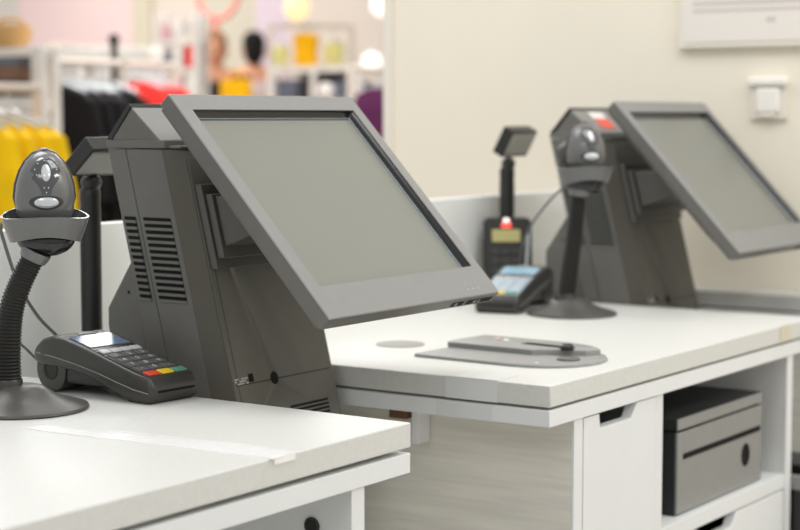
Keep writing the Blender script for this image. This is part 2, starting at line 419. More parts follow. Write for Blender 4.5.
obj('back_shell', MB().rings([loop(rr(.012, W_ - .012, .014, H_ - .012, .01), -.027), loop(rr(.05, .35, .06, .32, .02), -.046)]), 'plastic', mon, 0.001)
tb = MB()
tb.rings([loop(rr(OU0 + .0003, OU1 - .0003, OV0 + .0003, OV1 - .0003, .002), -.0006), loop(rr(OU0 + .002, OU1 - .002, OV0 + .002, OV1 - .0012, .002), -.005), loop(rr(OU0 + .005, OU1 - .006, OV0 + .003, OV1 - .006, .002), -.010), loop(rr(OU0 + .008, OU1 - .010, OV0 + .005, OV1 - .010, .002), -.0102)], cap=False)
obj('bezel_trim', tb, 'glossblack', mon, label='gloss black inner rim of the screen')
obj('rim_glint', MB().rings([loop(rr(OU0 + .0052, OU1 - .0062, OV0 + .0032, OV1 - .0062, .002), -.0099), loop(rr(OU0 + .0062, OU1 - .0098, OV0 + .0042, OV1 - .0078, .002), -.0100)], cap=False), 'rimglint', mon, label='thin blue-grey reflection painted round the glass')
obj('screen', MB().rings([loop(rr(OU0, OU1, OV0, OV1, .002), -.0112), loop(rr(OU0, OU1, OV0, OV1, .002), -.0105)]), 'screen', mon, label='blank matt grey-green touchscreen')
for k in range(3):
    cu_ = 0.329 + k * 0.013
    li = MB()
    li.rings([[mp(cu_ + .0018 * math.cos(a), .0215 + .0018 * math.sin(a), w) for a in [2 * PI * i / 12 for i in range(12)]] for w in (0.0, 0.0005)])
    li.rings([[mp(cu_ + .0035 * math.cos(a), .0125 + .0012 * math.sin(a), w) for a in [2 * PI * i / 12 for i in range(12)]] for w in (0.0, 0.0003)])
    obj('indicator', li, 'ledoff', mon)
for (a, b) in ((.288, .318), (.326, .392)):
    obj('port', MB().prism([(a, -.017), (b, -.017), (b, -.008), (a, -.008)], lambda u, w, v: mp(u, v, w), -0.0004, 0.004), 'void', mon)
for (a, b) in ((.296, .302), (.343, .350), (.355, .360)):
    obj('port_tongue', MB().prism([(a, -.0155), (b, -.0155), (b, -.010), (a, -.010)], lambda u, w, v: mp(u, v, w), -0.0008, 0.002), 'bezel', mon)
P2 = 1.24
pos2 = dup(pos, (1.871 + P2, 1.55, ZB), 'out-of-focus grey touchscreen terminal at the right with a red and white sticker on top')
# sticker on the second terminal's sloped top
def roofp(x, s, off):          # s from the ridge (0) down to the front eave (1)
    q = Vector((x, 1.633 + (1.582 - 1.633) * s, .373 + (.329 - .373) * s)); nn = Vector((0, -.044, .051)).normalized()
    return tuple(q + nn * off)
st = thing('sticker', (3.075, 1.61, 0.35), 'red and white sticker on the sloped top of the far terminal', 'sticker')
for (s0, s1, m_, lab_) in ((.10, .38, 'swhite', 'white half'), (.38, .80, 'sred', 'red half')):
    obj('sticker_half', MB().hexa([roofp(3.042, s0, .0003), roofp(3.042, s1, .0003), roofp(3.098, s1, .0003), roofp(3.098, s0, .0003), roofp(3.042, s0, .0009), roofp(3.042, s1, .0009), roofp(3.098, s1, .0009), roofp(3.098, s0, .0009)]), m_, st, label=lab_)

# ------------------------------------------------------------------ customer pole display
pd = thing('customer_display', (1.85, 1.815, ZB), 'black customer display on a pole between the nearest barcode scanner and terminal', 'display', 'pole displays behind the terminals')
obj('pole', MB().lathe([(.0155, ZB + .012), (.0155, .225), (.0150, .228), (.0150, .236), (.0155, .239), (.0155, .252), (.012, .257)], (1.85, 1.815, 0), 24), 'black', pd)
obj('base', MB().lathe([(.045, ZB), (.045, ZB + .008), (.02, ZB + .012)], (1.85, 1.815, 0), 28), 'black', pd, 0.001)
e1 = Vector((0, .037, -.033)).normalized(); e2 = Vector((0, -.033, -.037)).normalized()
hc = Vector((1.85, 1.788, .303))
def hp(x, a, b): return tuple(Vector((hc.x + x, hc.y, hc.z)) + e1 * a + e2 * b)
hd = obj('head', MB().hexa([hp(-.05, -.030, -.013), hp(.05, -.030, -.013), hp(.05, .030, -.013), hp(-.05, .030, -.013), hp(-.05, -.030, .013), hp(.05, -.030, .013), hp(.05, .030, .013), hp(-.05, .030, .013)]), 'black', pd, 0.003)
obj('back_cover', MB().hexa([hp(-.047, -.024, .0125), hp(.047, -.024, .0125), hp(.047, .024, .0125), hp(-.047, .024, .0125), hp(-.045, -.022, .015), hp(.045, -.022, .015), hp(.045, .022, .015), hp(-.045, .022, .015)]), 'dispback', hd, 0.001, 'lighter grey back of the display head')
obj('window', MB().hexa([hp(-.044, -.02, -.0145), hp(.044, -.02, -.0145), hp(.044, .02, -.0145), hp(-.044, .02, -.0145), hp(-.044, -.02, -.0125), hp(.044, -.02, -.0125), hp(.044, .02, -.0125), hp(-.044, .02, -.0125)]), 'glossblack', hd)
obj('tilt_joint', MB().ball((1.85, 1.812, .264), .017, .014, .014), 'charcoal', pd)
pd2 = dup(pd, (1.85 + P2 - .012, 1.832, ZB), 'out-of-focus black pole display standing against the cream wall behind the far scanner')

for hh2 in kids(pd2):
    if hh2.name.startswith('head'):
        th2 = math.radians(-20); pv2 = Vector((0, 1.812 - 1.815, .285 - ZB)); Rx = Matrix.Rotation(th2, 3, 'X')
        hh2.rotation_euler = (th2, 0, 0); hh2.location = hh2.location + pv2 - Rx @ pv2

# ------------------------------------------------------------------ barcode scanner on gooseneck stand
def cat_path(P, n=8):
    P = [Vector(p) for p in P]; out = []
    Q = [P[0] * 2 - P[1]] + P + [P[-1] * 2 - P[-2]]
    for i in range(1, len(Q) - 2):
        for k in range(n):
            t_ = k / n
            out.append(0.5 * ((2 * Q[i]) + (-Q[i - 1] + Q[i + 1]) * t_ + (2 * Q[i - 1] - 5 * Q[i] + 4 * Q[i + 1] - Q[i + 2]) * t_ ** 2 + (-Q[i - 1] + 3 * Q[i] - 3 * Q[i + 1] + Q[i + 2]) * t_ ** 3))
    return out + [P[-1]]

def scanner(base, neck, head, label, seg, tilt, rib=True):
    t = thing('barcode_scanner', (base[0], base[1], 0), label, 'scanner', 'barcode scanners on gooseneck stands')
    bx, by = base
    R = 0.082
    bm_ = MB().lathe([(R - .003, 0.0), (R, .002), (R - .001, .005), (R * .86, .0085), (R * .68, .0125), (R * .5, .0185), (R * .38, .025), (R * .31, .0290), (R * .24, .0305), (R * .02, .031)], (bx, by, 0), 48)
    obj('base', bm_, 'basegrey', t)
    pts = cat_path(neck, 10)
    # ribbed flexible neck
    L = [0.0]
    for a, b in zip(pts, pts[1:]): L.append(L[-1] + (b - a).length)
    ns = int(L[-1] / 0.0011)
    path, rad = [], []
    j = 0
    for k in range(ns + 1):
        s = L[-1] * k / ns
        while j < len(L) - 2 and L[j + 1] < s: j += 1
        f_ = (s - L[j]) / max(1e-9, L[j + 1] - L[j])
        path.append(pts[j].lerp(pts[j + 1], f_))
        r0 = 0.0165 + (0.0135 - 0.0165) * s / L[-1]
        rad.append(r0 + ((0.0011 * math.cos(s * 2 * PI / 0.0044)) if rib else 0))
    obj('gooseneck', MB().tube(path, .016, 18, rad), 'rubber', t)
    obj('collar', MB().lathe([(.0185, .026), (.0185, .036), (.0175, .038)], (neck[0][0], neck[0][1], 0), 24), 'charcoal', t)
    # head frame: z axis up, y axis towards the camera side
    hx = Vector(head)
    face = (-dirh + right * .27).normalized()                                   # the back of the scanner looks at the camera
    sx = face.cross(Vector((0, 0, 1))) * -1
    sx = sx if sx.dot(right) > 0 else -sx
    Rm = Matrix((sx, face, Vector((0, 0, 1)))).transposed() @ Matrix.Rotation(tilt, 3, 'X')
    def L3(x, y, z): return tuple(hx + Rm @ Vector((x, y, z)))
    # egg shaped scanner body
    rs = []
    n = 32
    for z, w, d, yo in ((-.030, .030, .024, .004), (-.022, .0345, .028, .004), (-.005, .0362, .031, .003), (.012, .0345, .031, .001), (.028, .0295, .028, -.002), (.040, .0225, .022, -.005), (.048, .0145, .015, -.008), (.0515, .007, .008, -.010), (.0522, .001, .001, -.011)):
        rs.append([L3(w * math.cos(2 * PI * i / n), yo + d * math.sin(2 * PI * i / n), z) for i in range(n)])
    b = obj('body', MB().rings(rs), 'scangrey', t)
    rs = []
    for z, w, d, yo in ((-.030, .032, .010, -.006), (-.005, .0385, .012, -.006), (.012, .0367, .012, -.007), (.028, .0315, .011, -.008), (.040, .0243, .010, -.011), (.050, .0145, .009, -.013), (.0545, .004, .005, -.014)):
        rs.append([L3(w * math.cos(2 * PI * i / n), yo + d * math.sin(2 * PI * i / n), z) for i in range(n)])
    obj('shell_rim', MB().rings(rs), 'charcoal', b)
    def surf(x, z):                                   # front surface of the egg
        prof = [(-.030, .030, .024, .004), (-.022, .0345, .028, .004), (-.005, .0362, .031, .003), (.012, .0345, .031, .001), (.028, .0295, .028, -.002), (.040, .0225, .022, -.005), (.048, .0145, .015, -.008), (.0515, .007, .008, -.010)]
        for p, q in zip(prof, prof[1:]):
            if p[0] <= z <= q[0]:
                f_ = (z - p[0]) / (q[0] - p[0]); w = p[1] + (q[1] - p[1]) * f_; d = p[2] + (q[2] - p[2]) * f_; yo = p[3] + (q[3] - p[3]) * f_
                return yo + d * math.sqrt(max(0.0, 1 - (x / w) ** 2))
        return 0
    def patch(poly, off):
        mbp = MB(); cx_ = sum(p[0] for p in poly) / len(poly); cz_ = sum(p[1] for p in poly) / len(poly)
        R_ = []
        for f_ in (1.0, .8, .55, .3, .03):
            R_.append([L3(cx_ + (x - cx_) * f_, surf(cx_ + (x - cx_) * f_, cz_ + (z - cz_) * f_) + off * (1 - .6 * f_ ** 4), cz_ + (z - cz_) * f_) for x, z in poly])
        mbp.rings([[L3(x, surf(x, z) - .0008, z) for x, z in poly]] + R_)
        return mbp
    shield = [(x * 1.22, .027 + (z - .025) * 1.12) for x, z in [(-.004, .006), (.004, .006), (.007, .014), (.0135, .022), (.0145, .030), (.011, .038), (.004, .0425), (-.004, .0425), (-.011, .038), (-.0145, .030), (-.0135, .022), (-.007, .014)]]
    em = obj('emblem', patch(shield, .0012), 'scandark', b, label='dark glossy shield emblem')
    obj('emblem_oval', patch([(.0056 * math.cos(2 * PI * i / 20), .0305 + .0095 * math.sin(2 * PI * i / 20)) for i in range(20)], .0028), 'silver', b, label='silver oval on the emblem')
    dm = MB()
    for (x, z) in ((-.009, .026), (-.0105, .031), (-.0075, .037), (-.001, .040), (.007, .037), (.0105, .031), (.009, .0235), (.002, .013), (-.002, .013), (.0, .008)):
        x, z = x * 1.22, .027 + (z - .025) * 1.12
        y = surf(x, z) + .0009
        dm.ball(L3(x, y, z), .0009, .0009, .0009, 8)
    obj('emblem_dots', dm, 'silver', b, label='tiny silver dots round the emblem')
    obj('button_ring', patch([(.0205 * math.cos(2 * PI * i / 28), -.0045 + .0088 * math.sin(2 * PI * i / 28)) for i in range(28)], .0009), 'charcoal', b)
    obj('button', patch([(.0145 * math.cos(2 * PI * i / 28), -.0045 + .0066 * math.sin(2 * PI * i / 28)) for i in range(28)], .0026), 'silver', b, label='oval silver trigger button')
    # holder cup: flared collar, higher at the sides
    n = 40
    def cup(r, z, amp): return [L3(r * 1.0 * math.cos(2 * PI * i / n), 0.002 + r * .86 * math.sin(2 * PI * i / n), z + amp * math.cos(2 * (2 * PI * i / n))) for i in range(n)]
    obj('holder_cup', MB().rings([cup(.051, -.0235, -.0035), cup(.0535, -.024, -.0035), cup(.0505, -.034, -.0035), cup(.0465, -.044, -.0045), cup(.043, -.0525, -.006), cup(.0405, -.052, -.006), cup(.044, -.043, -.0045), cup(.048, -.033, -.0035), cup(.0505, -.0245, -.0035)], cap=False), 'scangrey', t, label='flared grey cradle cup')
    # dark scan window nose and pivot below the cup
    obj('nose', MB().ball(L3(.001, -.002, -.056), .036, .031, .022, 24, Rm), 'glossblack', t, label='black scan window below the cup')
    rg = MB(); top = Vector(neck[-1]); tdir = (Vector(neck[-1]) - Vector(neck[-2])).normalized()
    rg.tube([top - tdir * .002, top + tdir * .004, top + tdir * .011], .017, 22, [.0165, .0185, .0195])
    obj('neck_ring', rg, 'scangrey', t, 0.0008)
    # rear nose of the scanner pointing away
    tn = MB(); tn.rings([[L3(.022 * s_ * math.cos(2 * PI * i / 20), -.02 - d_, .010 - d_ * .35 + .019 * s_ * math.sin(2 * PI * i / 20)) for i in range(20)] for d_, s_ in ((0, 1), (.03, 1.08), (.055, 1.2), (.062, 1.15))])
    obj('scan_head', tn, 'charcoal', t, 0.001)
    return t

def rel(b, dx, z, dd=0.0):
    q = Vector((b[0], b[1], 0)) + right * dx + dirh * dd
    return (q.x, q.y, z)
b1 = (1.487, 1.58)
s1 = scanner(b1, [rel(b1, -.0175, .031), rel(b1, -.0165, .074), rel(b1, -.0115, .121), rel(b1, .0005, .156), rel(b1, .0165, .187)], rel(b1, .0325, .266), 'sharp grey barcode scanner on a curved ribbed gooseneck at the left edge', 0, math.radians(-8))
b2 = (2.778, 1.514)
s2 = scanner(b2, [rel(b2, -.011, .031), rel(b2, -.006, .074), rel(b2, 0, .121), rel(b2, .005, .165), rel(b2, .010, .218)], rel(b2, .022, .297), 'blurred grey barcode scanner on an upright neck in front of the far terminal', 0, math.radians(-6))
# scanner leads
def cable(path, r, label, name='scanner_cable'):
    return tag(obj(name, MB().tube(cat_path(path, 10), r, 10), 'cable'), label, 'cable')
cable([tuple(at(*q)) for q in ((34, 226, 2.20), (12, 219, 2.22), (1, 226, 2.22), (5, 245, 2.23), (19, 285, 2.27), (37, 315, 2.33), (55, 334, 2.42), (66, 345, 2.45))], .0024, 'grey cable curling down from the nearest scanner behind the nearest card reader')
cable([tuple(at(*q)) for q in ((-14, 318, 2.24), (5, 332, 2.27), (24, 347, 2.31), (40, 362, 2.36), (52, 366, 2.40))], .0018, 'thin dark cable running low past the gooseneck to the nearest card reader')
cable([tuple(at(*q)) for q in ((566, 186, 3.2), (556, 194, 3.2), (545, 206, 3.22), (532, 224, 3.26), (523, 245, 3.34), (521, 264, 3.39), (525, 290, 3.40))], .0024, 'pale cable looping from the far scanner towards the upright pin pad')

# ------------------------------------------------------------------ card readers
SPROF = [(0.0, .009, .0205, .0385), (.004, .003, .0275, .0405), (.010, .0, .0315, .041), (.03, .0, .0355, .0412), (.05, .004, .0405, .0414), (.08, .015, .0485, .042), (.105, .022, .0555, .0428), (.13, .027, .0620, .0437), (.155, .030, .0675, .0445), (.175, .031, .0690, .0448), (.192, .031, .0645, .0445), (.205, .033, .0560, .0425), (.213, .037, .0485, .038), (.216, .040, .0440, .033)]
def ztop(s):
    for a, b in zip(SPROF, SPROF[1:]):
        if a[0] <= s <= b[0]:
            f_ = (s - a[0]) / (b[0] - a[0]); return a[2] + (b[2] - a[2]) * f_
    return SPROF[-1][2]
def rrect(hw, zb, zt, r, n=3):
    out = []
    for cx_, cz_, a0 in ((hw - r, zt - r, 0), (-hw + r, zt - r, 90), (-hw + r, zb + r, 180), (hw - r, zb + r, 270)):
        for k in range(n + 1):
            a = math.radians(a0 + 90 * k / n); out.append((cx_ + r * math.cos(a), cz_ + r * math.sin(a)))
    return out
def topbox(x0, x1, s0, s1, h0, h1):
    return MB().hexa([(x0, s0, ztop(s0) + h0), (x1, s0, ztop(s0) + h0), (x1, s1, ztop(s1) + h0), (x0, s1, ztop(s1) + h0), (x0, s0, ztop(s0) + h1), (x1, s0, ztop(s0) + h1), (x1, s1, ztop(s1) + h1), (x0, s1, ztop(s1) + h1)])
def reader(loc, rz, label):
    t = thing('card_reader', loc, label, 'card reader', 'card payment terminals on the counters')
    def P(n_, mb_, m_, par=t, bv=0, lab=None): return obj(n_, mb_, m_, par, bv, lab, local=True)
    body = P('body', MB().rings([[(x, s, z) for x, z in rrect(hw, zb, zt, min(.006, (zt - zb) * .3))] for s, zb, zt, hw in SPROF]), 'charcoal')
    # side trim line where lid meets lower shell
    for sx in (-1, 1):
        P('seam', MB().tube([(sx * (hw_ + .0003), s_, z_) for s_, z_, hw_ in ((.006, .013, .0405), (.03, .016, .0412), (.06, .0225, .0416), (.09, .030, .0424), (.13, .038, .0437), (.17, .044, .0447), (.203, .0465, .0427))], .0008, 6), 'bezel', body)
    n = 28
    def cyl(x, r): return [(x, .178 + r * math.cos(2 * PI * i / n), .0275 + r * math.sin(2 * PI * i / n)) for i in range(n)]
    P('paper_roll_bay', MB().rings([cyl(-.0425, .023), cyl(-.0415, .0270), cyl(.0415, .0270), cyl(.0425, .023)]), 'charcoal')
    P('roll_cap', MB().rings([cyl(-.0425, .013), cyl(-.0437, .0125), cyl(-.0437, .0095), cyl(-.0428, .009), cyl(-.0428, .001)]), 'rubber')
    P('front_foot', MB().box(-.036, .036, .008, .046, 0.0, .004), 'black', t, 0.001)
    P('lower_shell', MB().rings([[(x, s, z) for x, z in rrect(hw, zb, zt, .004)] for s, zb, zt, hw in ((.05, .004, .02, .038), (.08, .014, .03, .039), (.115, .013, .035, .039), (.15, .013, .04, .040))]), 'black')
    P('screen_surround', topbox(-.037, .037, .1035, .160, -.001, .0007), 'black', t, 0.0006)
    P('screen', topbox(-.034, .034, .113, .152, .0, .0012), 'lcd', t, 0, 'blue-grey display')
    P('paper_flap', MB().prism([(.154, -.016), (.154, .016), (.168, .005), (.168, -.005)], lambda s, x, w: (x, s, ztop(s) + w), 0.0003, 0.0022), 'box', t, 0.0005)
    P('keypad', topbox(-.0365, .0365, .010, .103, -.001, .0006), 'charcoal', t, 0.0004)
    for k in range(4):
        x = -.034 + k * .0172
        P('function_key', topbox(x, x + .0155, .0905, .1005, .0004, .0026), 'keywhite', t, 0.0008, 'pale function key')
    labs = ['1', '2', '3', '4', '5', '6', '7', '8', '9', '-', '0', '.']
    for i, ch in enumerate(labs):
        r_, c_ = divmod(i, 3)
        x = -.032 + c_ * .0222; s = .0745 - r_ * .0148
        k = P('number_key', topbox(x, x + .0192, s, s + .0115, .0004, .0024), 'keygrey', t, 0.0008)
        tm = text_mb(ch, .0105)
        sc_ = s + .00575; sl_ = math.atan((ztop(sc_ + .004) - ztop(sc_ - .004)) / .008)
        tm.bm.transform(Matrix.Translation((x + .0096, sc_, ztop(sc_) + .00265)) @ Matrix.Rotation(sl_, 4, 'X'))
        obj('digit', tm, 'mark', k, 0, None, local=True)
    for i, (m_, l_) in enumerate((('red', 'red cancel key'), ('yellow', 'yellow clear key'), ('green', 'green enter key'))):
        x = -.0335 + i * .0228
        P('command_key', topbox(x, x + .0205, .0118, .0235, .0004, .0032), m_, t, 0.0012, l_)
    P('card_slot', MB().box(-.030, .032, -.0012, .01, .0135, .0160), 'void')
    P('slot_lip', MB().box(-.034, .036, .0005, .012, .0095, .0128), 'charcoal', t, 0.0008)
    t.rotation_euler = (0, 0, rz); t.scale = (1.04, 1.04, 1.08)
    return t
r1 = reader((1.637, 1.461, 0), math.radians(-3), 'sharp dark card reader with coloured keys on the nearest counter')
r2 = dup(r1, (2.708, 1.634, 0), 'blurred card reader with keypad painted pale for glare partly behind the nearest monitor corner', rz=math.radians(-78))

M['glarekey'] = mat('key_glare', (186, 200, 210), 0.35, var=0.03); M['glarepad'] = mat('keypad_glare', (150, 162, 172), 0.35, var=0.03); M['glarelcd'] = mat('display_glare', (150, 186, 204), 0.2, var=0.03)
for ch in kids(r2):  # keys, pad and display of the copy painted pale to stand for glare
    for k_, m_ in (('keypad', 'glarepad'), ('number_key', 'glarekey'), ('function_key', 'silver'), ('screen', 'glarelcd')):
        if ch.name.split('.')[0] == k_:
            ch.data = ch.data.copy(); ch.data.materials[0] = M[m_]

# ------------------------------------------------------------------ upright pin pad clipped to the far pole
pc = Vector((3.022, 1.795, 0.0))
pp = thing('pin_pad', (pc.x, pc.y, 0.0), 'black pin pad with a yellow-green display and red light on the far pole', 'pin pad')
pf = Vector((-dirh.x, -dirh.y, 0)); ps = right.copy(); tl = math.radians(16)
pv = (Vector((0, 0, 1)) * math.cos(tl) - pf * math.sin(tl)).normalized(); pn = ps.cross(pv) * -1
if pn.dot(pf) < 0: pn = -pn
def q3(a, b, c): return tuple(pc + Vector((0, 0, .0)) + ps * a + pv * b + pn * c)
def slab(a0, a1, b0, b1, c0, c1, r=.008):
    return MB().rings([[q3(a, b, c0) for a, b in rr(a0, a1, b0, b1, r)], [q3(a, b, c1) for a, b in rr(a0, a1, b0, b1, r)]])
pb = obj('body', MB().rings([[q3(a, b, -.012) for a, b in rr(-.044, .044, -.02, .155, .012)], [q3(a, b, .006) for a, b in rr(-.050, .050, -.03, .160, .014)], [q3(a, b, .011) for a, b in rr(-.047, .047, -.027, .157, .012)]]), 'black', pp, 0.001)
obj('display', slab(-.032, .026, .107, .133, .0108, .0122, .003), 'lcdy', pp, label='yellow-green display')
obj('status_light', slab(-.013, .008, .136, .146, .0108, .015, .003), 'redlight', pp, label='lit red status light')
obj('white_light', slab(-.009, .004, .147, .156, .0108, .0145, .003), 'whitelight', pp, label='lit white indicator')
obj('side_trim', MB().hexa([q3(.034, .05, .010), q3(.040, .05, .010), q3(.046, .128, .010), q3(.040, .128, .010), q3(.034, .05, .0128), q3(.040, .05, .0128), q3(.046, .128, .0128), q3(.040, .128, .0128)]), 'silver', pp, 0.001, 'pale strip beside the keypad')
for r_ in range(4):
    for c_ in range(3):
        obj('key', slab(-.033 + c_ * .021, -.017 + c_ * .021, .082 - r_ * .02, .094 - r_ * .02, .0108, .0128, .003), 'charcoal', pp)
obj('pole_clamp', MB().box(3.030, 3.0625, 1.812, 1.845, .055, .095), 'black', pp, 0.002)

# ------------------------------------------------------------------ tag detacher tray on the second counter
td = thing('tag_detacher', (2.29, 1.37, 0), 'flat grey bullet-shaped security tag detacher lying on the second counter', 'tag detacher')
ax = Vector((-0.05, -0.998, 0)).normalized(); ay = Vector((0.998, -0.05, 0)).normalized(); o0 = Vector((2.150, 1.440, 0))
def tp(s, w, z): return tuple(o0 + ax * s + ay * w + Vector((0, 0, z)))
def outl(ins, s0=0.0, w0=0.0, w1=.185):
    pts = [(s0 + ins, w0 + ins), (s0 + .165, w0 + ins)]
    L_ = .265 - ins; mid = (w0 + w1) / 2; hw = (w1 - w0) / 2 - ins
    for k in range(1, 12):
        a = -PI / 2 + PI * k / 12
        pts.append((s0 + .165 + (L_ - .165) * math.cos(a) ** .85, mid + hw * math.sin(a)))
    pts += [(s0 + .165, w1 - ins), (s0 + ins, w1 - ins)]
    return pts
base = obj('base_plate', MB().rings([[tp(s, w, 0) for s, w in outl(0)], [tp(s, w, .004) for s, w in outl(0)], [tp(s, w, .0055) for s, w in outl(.0015)], [tp(s, w, .006) for s, w in outl(.004)]]), 'tray', td)
rd = [(.0, .085), (.004, .185), (.165, .185), (.21, .172), (.235, .150), (.225, .125), (.17, .10), (.155, .085)]
rdm = [(s * .96 + .005, .135 + (w - .135) * .82) for s, w in rd]
obj('raised_deck', MB().rings([[tp(s, w, .005) for s, w in rd], [tp(s, w, .014) for s, w in rd], [tp(s, w, .0165) for s, w in rdm]]), 'tray', td, 0.001)
obj('slot', MB().rings([[tp(s, w, z) for s, w in ((.115, .118), (.118, .135), (.205, .128), (.205, .112))] for z in (.0155, .0172)]), 'void', td)
obj('swivel_cap', MB().lathe([(.010, 0), (.010, .006), (.007, .009), (.001, .0095)], tp(.200, .112, .0145), 20), 'black', td)
obj('dial', MB().lathe([(.017, 0), (.017, .003), (.014, .0042), (.001, .0044)], tp(.225, .075, .0055), 28), 'plastic', td, 0, 'dark round dial')
lg = MB()
for (s, w) in ((.05, .15), (.066, .148), (.074, .138)):
    lg.box(*[v for pr in zip(Vector(tp(s, w, .0163)) - Vector((.004, .004, 0)), Vector(tp(s, w, .0169)) + Vector((.004, .004, 0))) for v in pr])
obj('logo', lg, 'swhite', td, 0, 'small white printed mark')
obj('logo_dot', MB().lathe([(.0035, 0), (.0035, .0004)], tp(.058, .143, .0166), 14), 'sred', td, 0, 'small red printed mark')
obj('screw', MB().lathe([(.003, 0), (.003, .001)], tp(.205, .02, .0058), 14), 'swhite', td)
tag(obj('cable_cap', MB().lathe([(.039, 0), (.039, .0012), (.036, .0018), (.001, .0018)], (2.254, 1.537, 0), 40), 'cap'), 'flat round grey cable cap set in the second counter top', 'cable cap')

# ------------------------------------------------------------------ tape on the counters
def ribbon(c0, c1, w0, w1, th_, jag, n=26, z=0.0):
    # ragged strip on a flat top from c0 to c1
    a, b = Vector(c0), Vector(c1); d = (b - a).normalized(); s = Vector((-d.y, d.x, 0))
    L_, R_ = [], []
    for i in range(n + 1):
        f_ = i / n; w = w0 + (w1 - w0) * f_
        L_.append(a.lerp(b, f_) + s * (w + random.uniform(-jag, jag))); R_.append(a.lerp(b, f_) - s * (w + random.uniform(-jag, jag)))
    mb_ = MB(); lo = [[(p.x, p.y, z), (q.x, q.y, z)] for p, q in zip(L_, R_)]
    mb_.rings([[(l[0][0], l[0][1], z), (l[1][0], l[1][1], z), (l[1][0], l[1][1], z + th_), (l[0][0], l[0][1], z + th_)] for l in lo])
    return mb_
tp1 = thing('tape_strip', (1.43, 1.3, 0), 'ragged milky tape stuck across the nearest counter and over its front edge', 'tape')
obj('strip', ribbon((1.405, 1.475, 0), (1.433, 1.128, 0), .015, .020, .0009, .003), 'tape', tp1)
obj('torn_edge', ribbon((1.440, 1.40, 0), (1.458, 1.17, 0), .002, .006, .0004, .003), 'tape', tp1)
obj('folded_end', MB().box(1.4185, 1.455, 1.1286, 1.1296, -.007, .0008), 'tape', tp1)
obj('folded_end', MB().box(1.416, 1.456, 1.1286, 1.152, .0007, .0012), 'tape', tp1)
tp2 = thing('tape_strip', (2.013, 1.25, -.03), 'wide clear tape band wrapped over the left end of the second counter', 'tape')
obj('strip', MB().box(2.0138, 2.0146, 1.212, 1.297, -.030, .0005), 'clear', tp2)
obj('strip', MB().box(2.0138, 2.0146, 1.222, 1.312, -.0568, -.0345), 'clear', tp2)
obj('top_flap', MB().box(2.0138, 2.07, 1.212, 1.285, .0002, .0006), 'clear', tp2)
tag(obj('tape_strip', MB().box(2.82, 2.865, 1.1288, 1.1296, -.0285, .0003), 'yellowed'), 'small yellowed tape patch on the front edge of the second counter', 'tape')

# ------------------------------------------------------------------ grey box in the open shelf
gb = thing('cash_box', (2.626, 1.32, -.267), 'grey steel cash box with a slot and oval lock in the open shelf', 'cash box')
BX0, BX1, BY0, BY1, BZ0, BZ1 = 2.458, 2.796, 1.150, 1.55, -.267, -.112
obj('body', MB().box(BX0, BX1, BY0 + .004, BY1, BZ0, BZ1 - .0225), 'boxshade', gb, 0.002)
obj('lid', MB().box(BX0, BX1, BY0 + .001, BY1, BZ1 - .0185, BZ1), 'boxshade', gb, 0.002)
obj('lid_front', MB().box(BX0 + .001, BX1, BY0, BY0 + .003, BZ1 - .0185, BZ1 - .0005), 'box', gb, 0.001)
obj('lid_gap', MB().box(BX0 + .003, BX1 - .003, BY0 + .006, BY1 - .003, BZ1 - .0225, BZ1 - .0185), 'void', gb)
obj('front_panel', MB().box(BX0 + .001, BX1, BY0, BY0 + .0045, BZ0 + .002, BZ1 - .0225), 'box', gb, 0.001)
obj('slot', MB().box(BX0 + .020, BX1 - .008, BY0 - .0008, BY0 + .003, BZ0 + .0885, BZ0 + .0975), 'void', gb)
n = 28
def ovl(r1_, r2_, y): return [(2.726 + r1_ * math.cos(2 * PI * i / n), y, BZ0 + .056 + r2_ * math.sin(2 * PI * i / n)) for i in range(n)]
obj('lock', MB().rings([ovl(.0165, .0195, BY0 + .002), ovl(.0165, .0195, BY0 - .0012), ovl(.0145, .0175, BY0 - .0012), ovl(.013, .016, BY0 - .0003), ovl(.001, .001, BY0 - .0003)]), 'void', gb, label='black oval lock recess')

# ------------------------------------------------------------------ bin beyond the second counter
bn = thing('waste_bin', (2.985, 1.2, FL), 'black bin with a grey rim in the gap right of the second counter', 'bin')
obj('body', MB().rings([[(x, y, FL) for x, y in rr(2.92, 3.10, 1.08, 1.30, .02)], [(x, y, -.30) for x, y in rr(2.905, 3.12, 1.06, 1.32, .025)], [(x, y, -.30) for x, y in rr(2.915, 3.11, 1.07, 1.31, .022)], [(x, y, FL + .02) for x, y in rr(2.93, 3.09, 1.09, 1.29, .02)]]), 'black', bn)
obj('rim', MB().rings([[(x, y, z_) for x, y in rr(2.900 + i_, 3.125 - i_, 1.055 + i_, 1.325 - i_, .025)] for i_, z_ in ((0, -.30), (0, -.275), (.012, -.275), (.012, -.30))], cap=False), 'bezel', bn, 0.001, 'grey rim')

# ------------------------------------------------------------------ on the cream wall
nb = thing('wall_notice', (3.41, 1.1, .505), 'large pale framed notice with faint print high on the cream wall', 'notice')
obj('frame', MB().prism([(1.605, .505), (.55, .505), (.55, 1.05), (1.605, 1.05)], lambda u, v, w: (w, u, v), 3.404, 3.4198), 'switchb', nb, 0.002)
obj('sheet', MB().prism([(1.592, .517), (.56, .517), (.56, 1.04), (1.592, 1.04)], lambda u, v, w: (w, u, v), 3.4022, 3.4042), 'paper', nb)
pr_ = MB()
for (a, b, z, hh) in ((1.57, .95, .580, .006), (1.57, 1.25, .594, .008), (1.57, .62, .612, .007)): pr_.prism([(a, z), (b, z), (b, z + hh), (a, z + hh)], lambda u, v, w: (w, u, v), 3.4016, 3.4021)
pr_.prism([(1.405, .556), (1.385, .556), (1.385, .566), (1.405, .566)], lambda u, v, w: (w, u, v), 3.4016, 3.4021)
obj('print', pr_, 'print', nb, label='faint illegible grey print')
sw = thing('wall_box', (3.40, 1.4, .36), 'small white switch box on the cream wall beside the far monitor', 'switch')
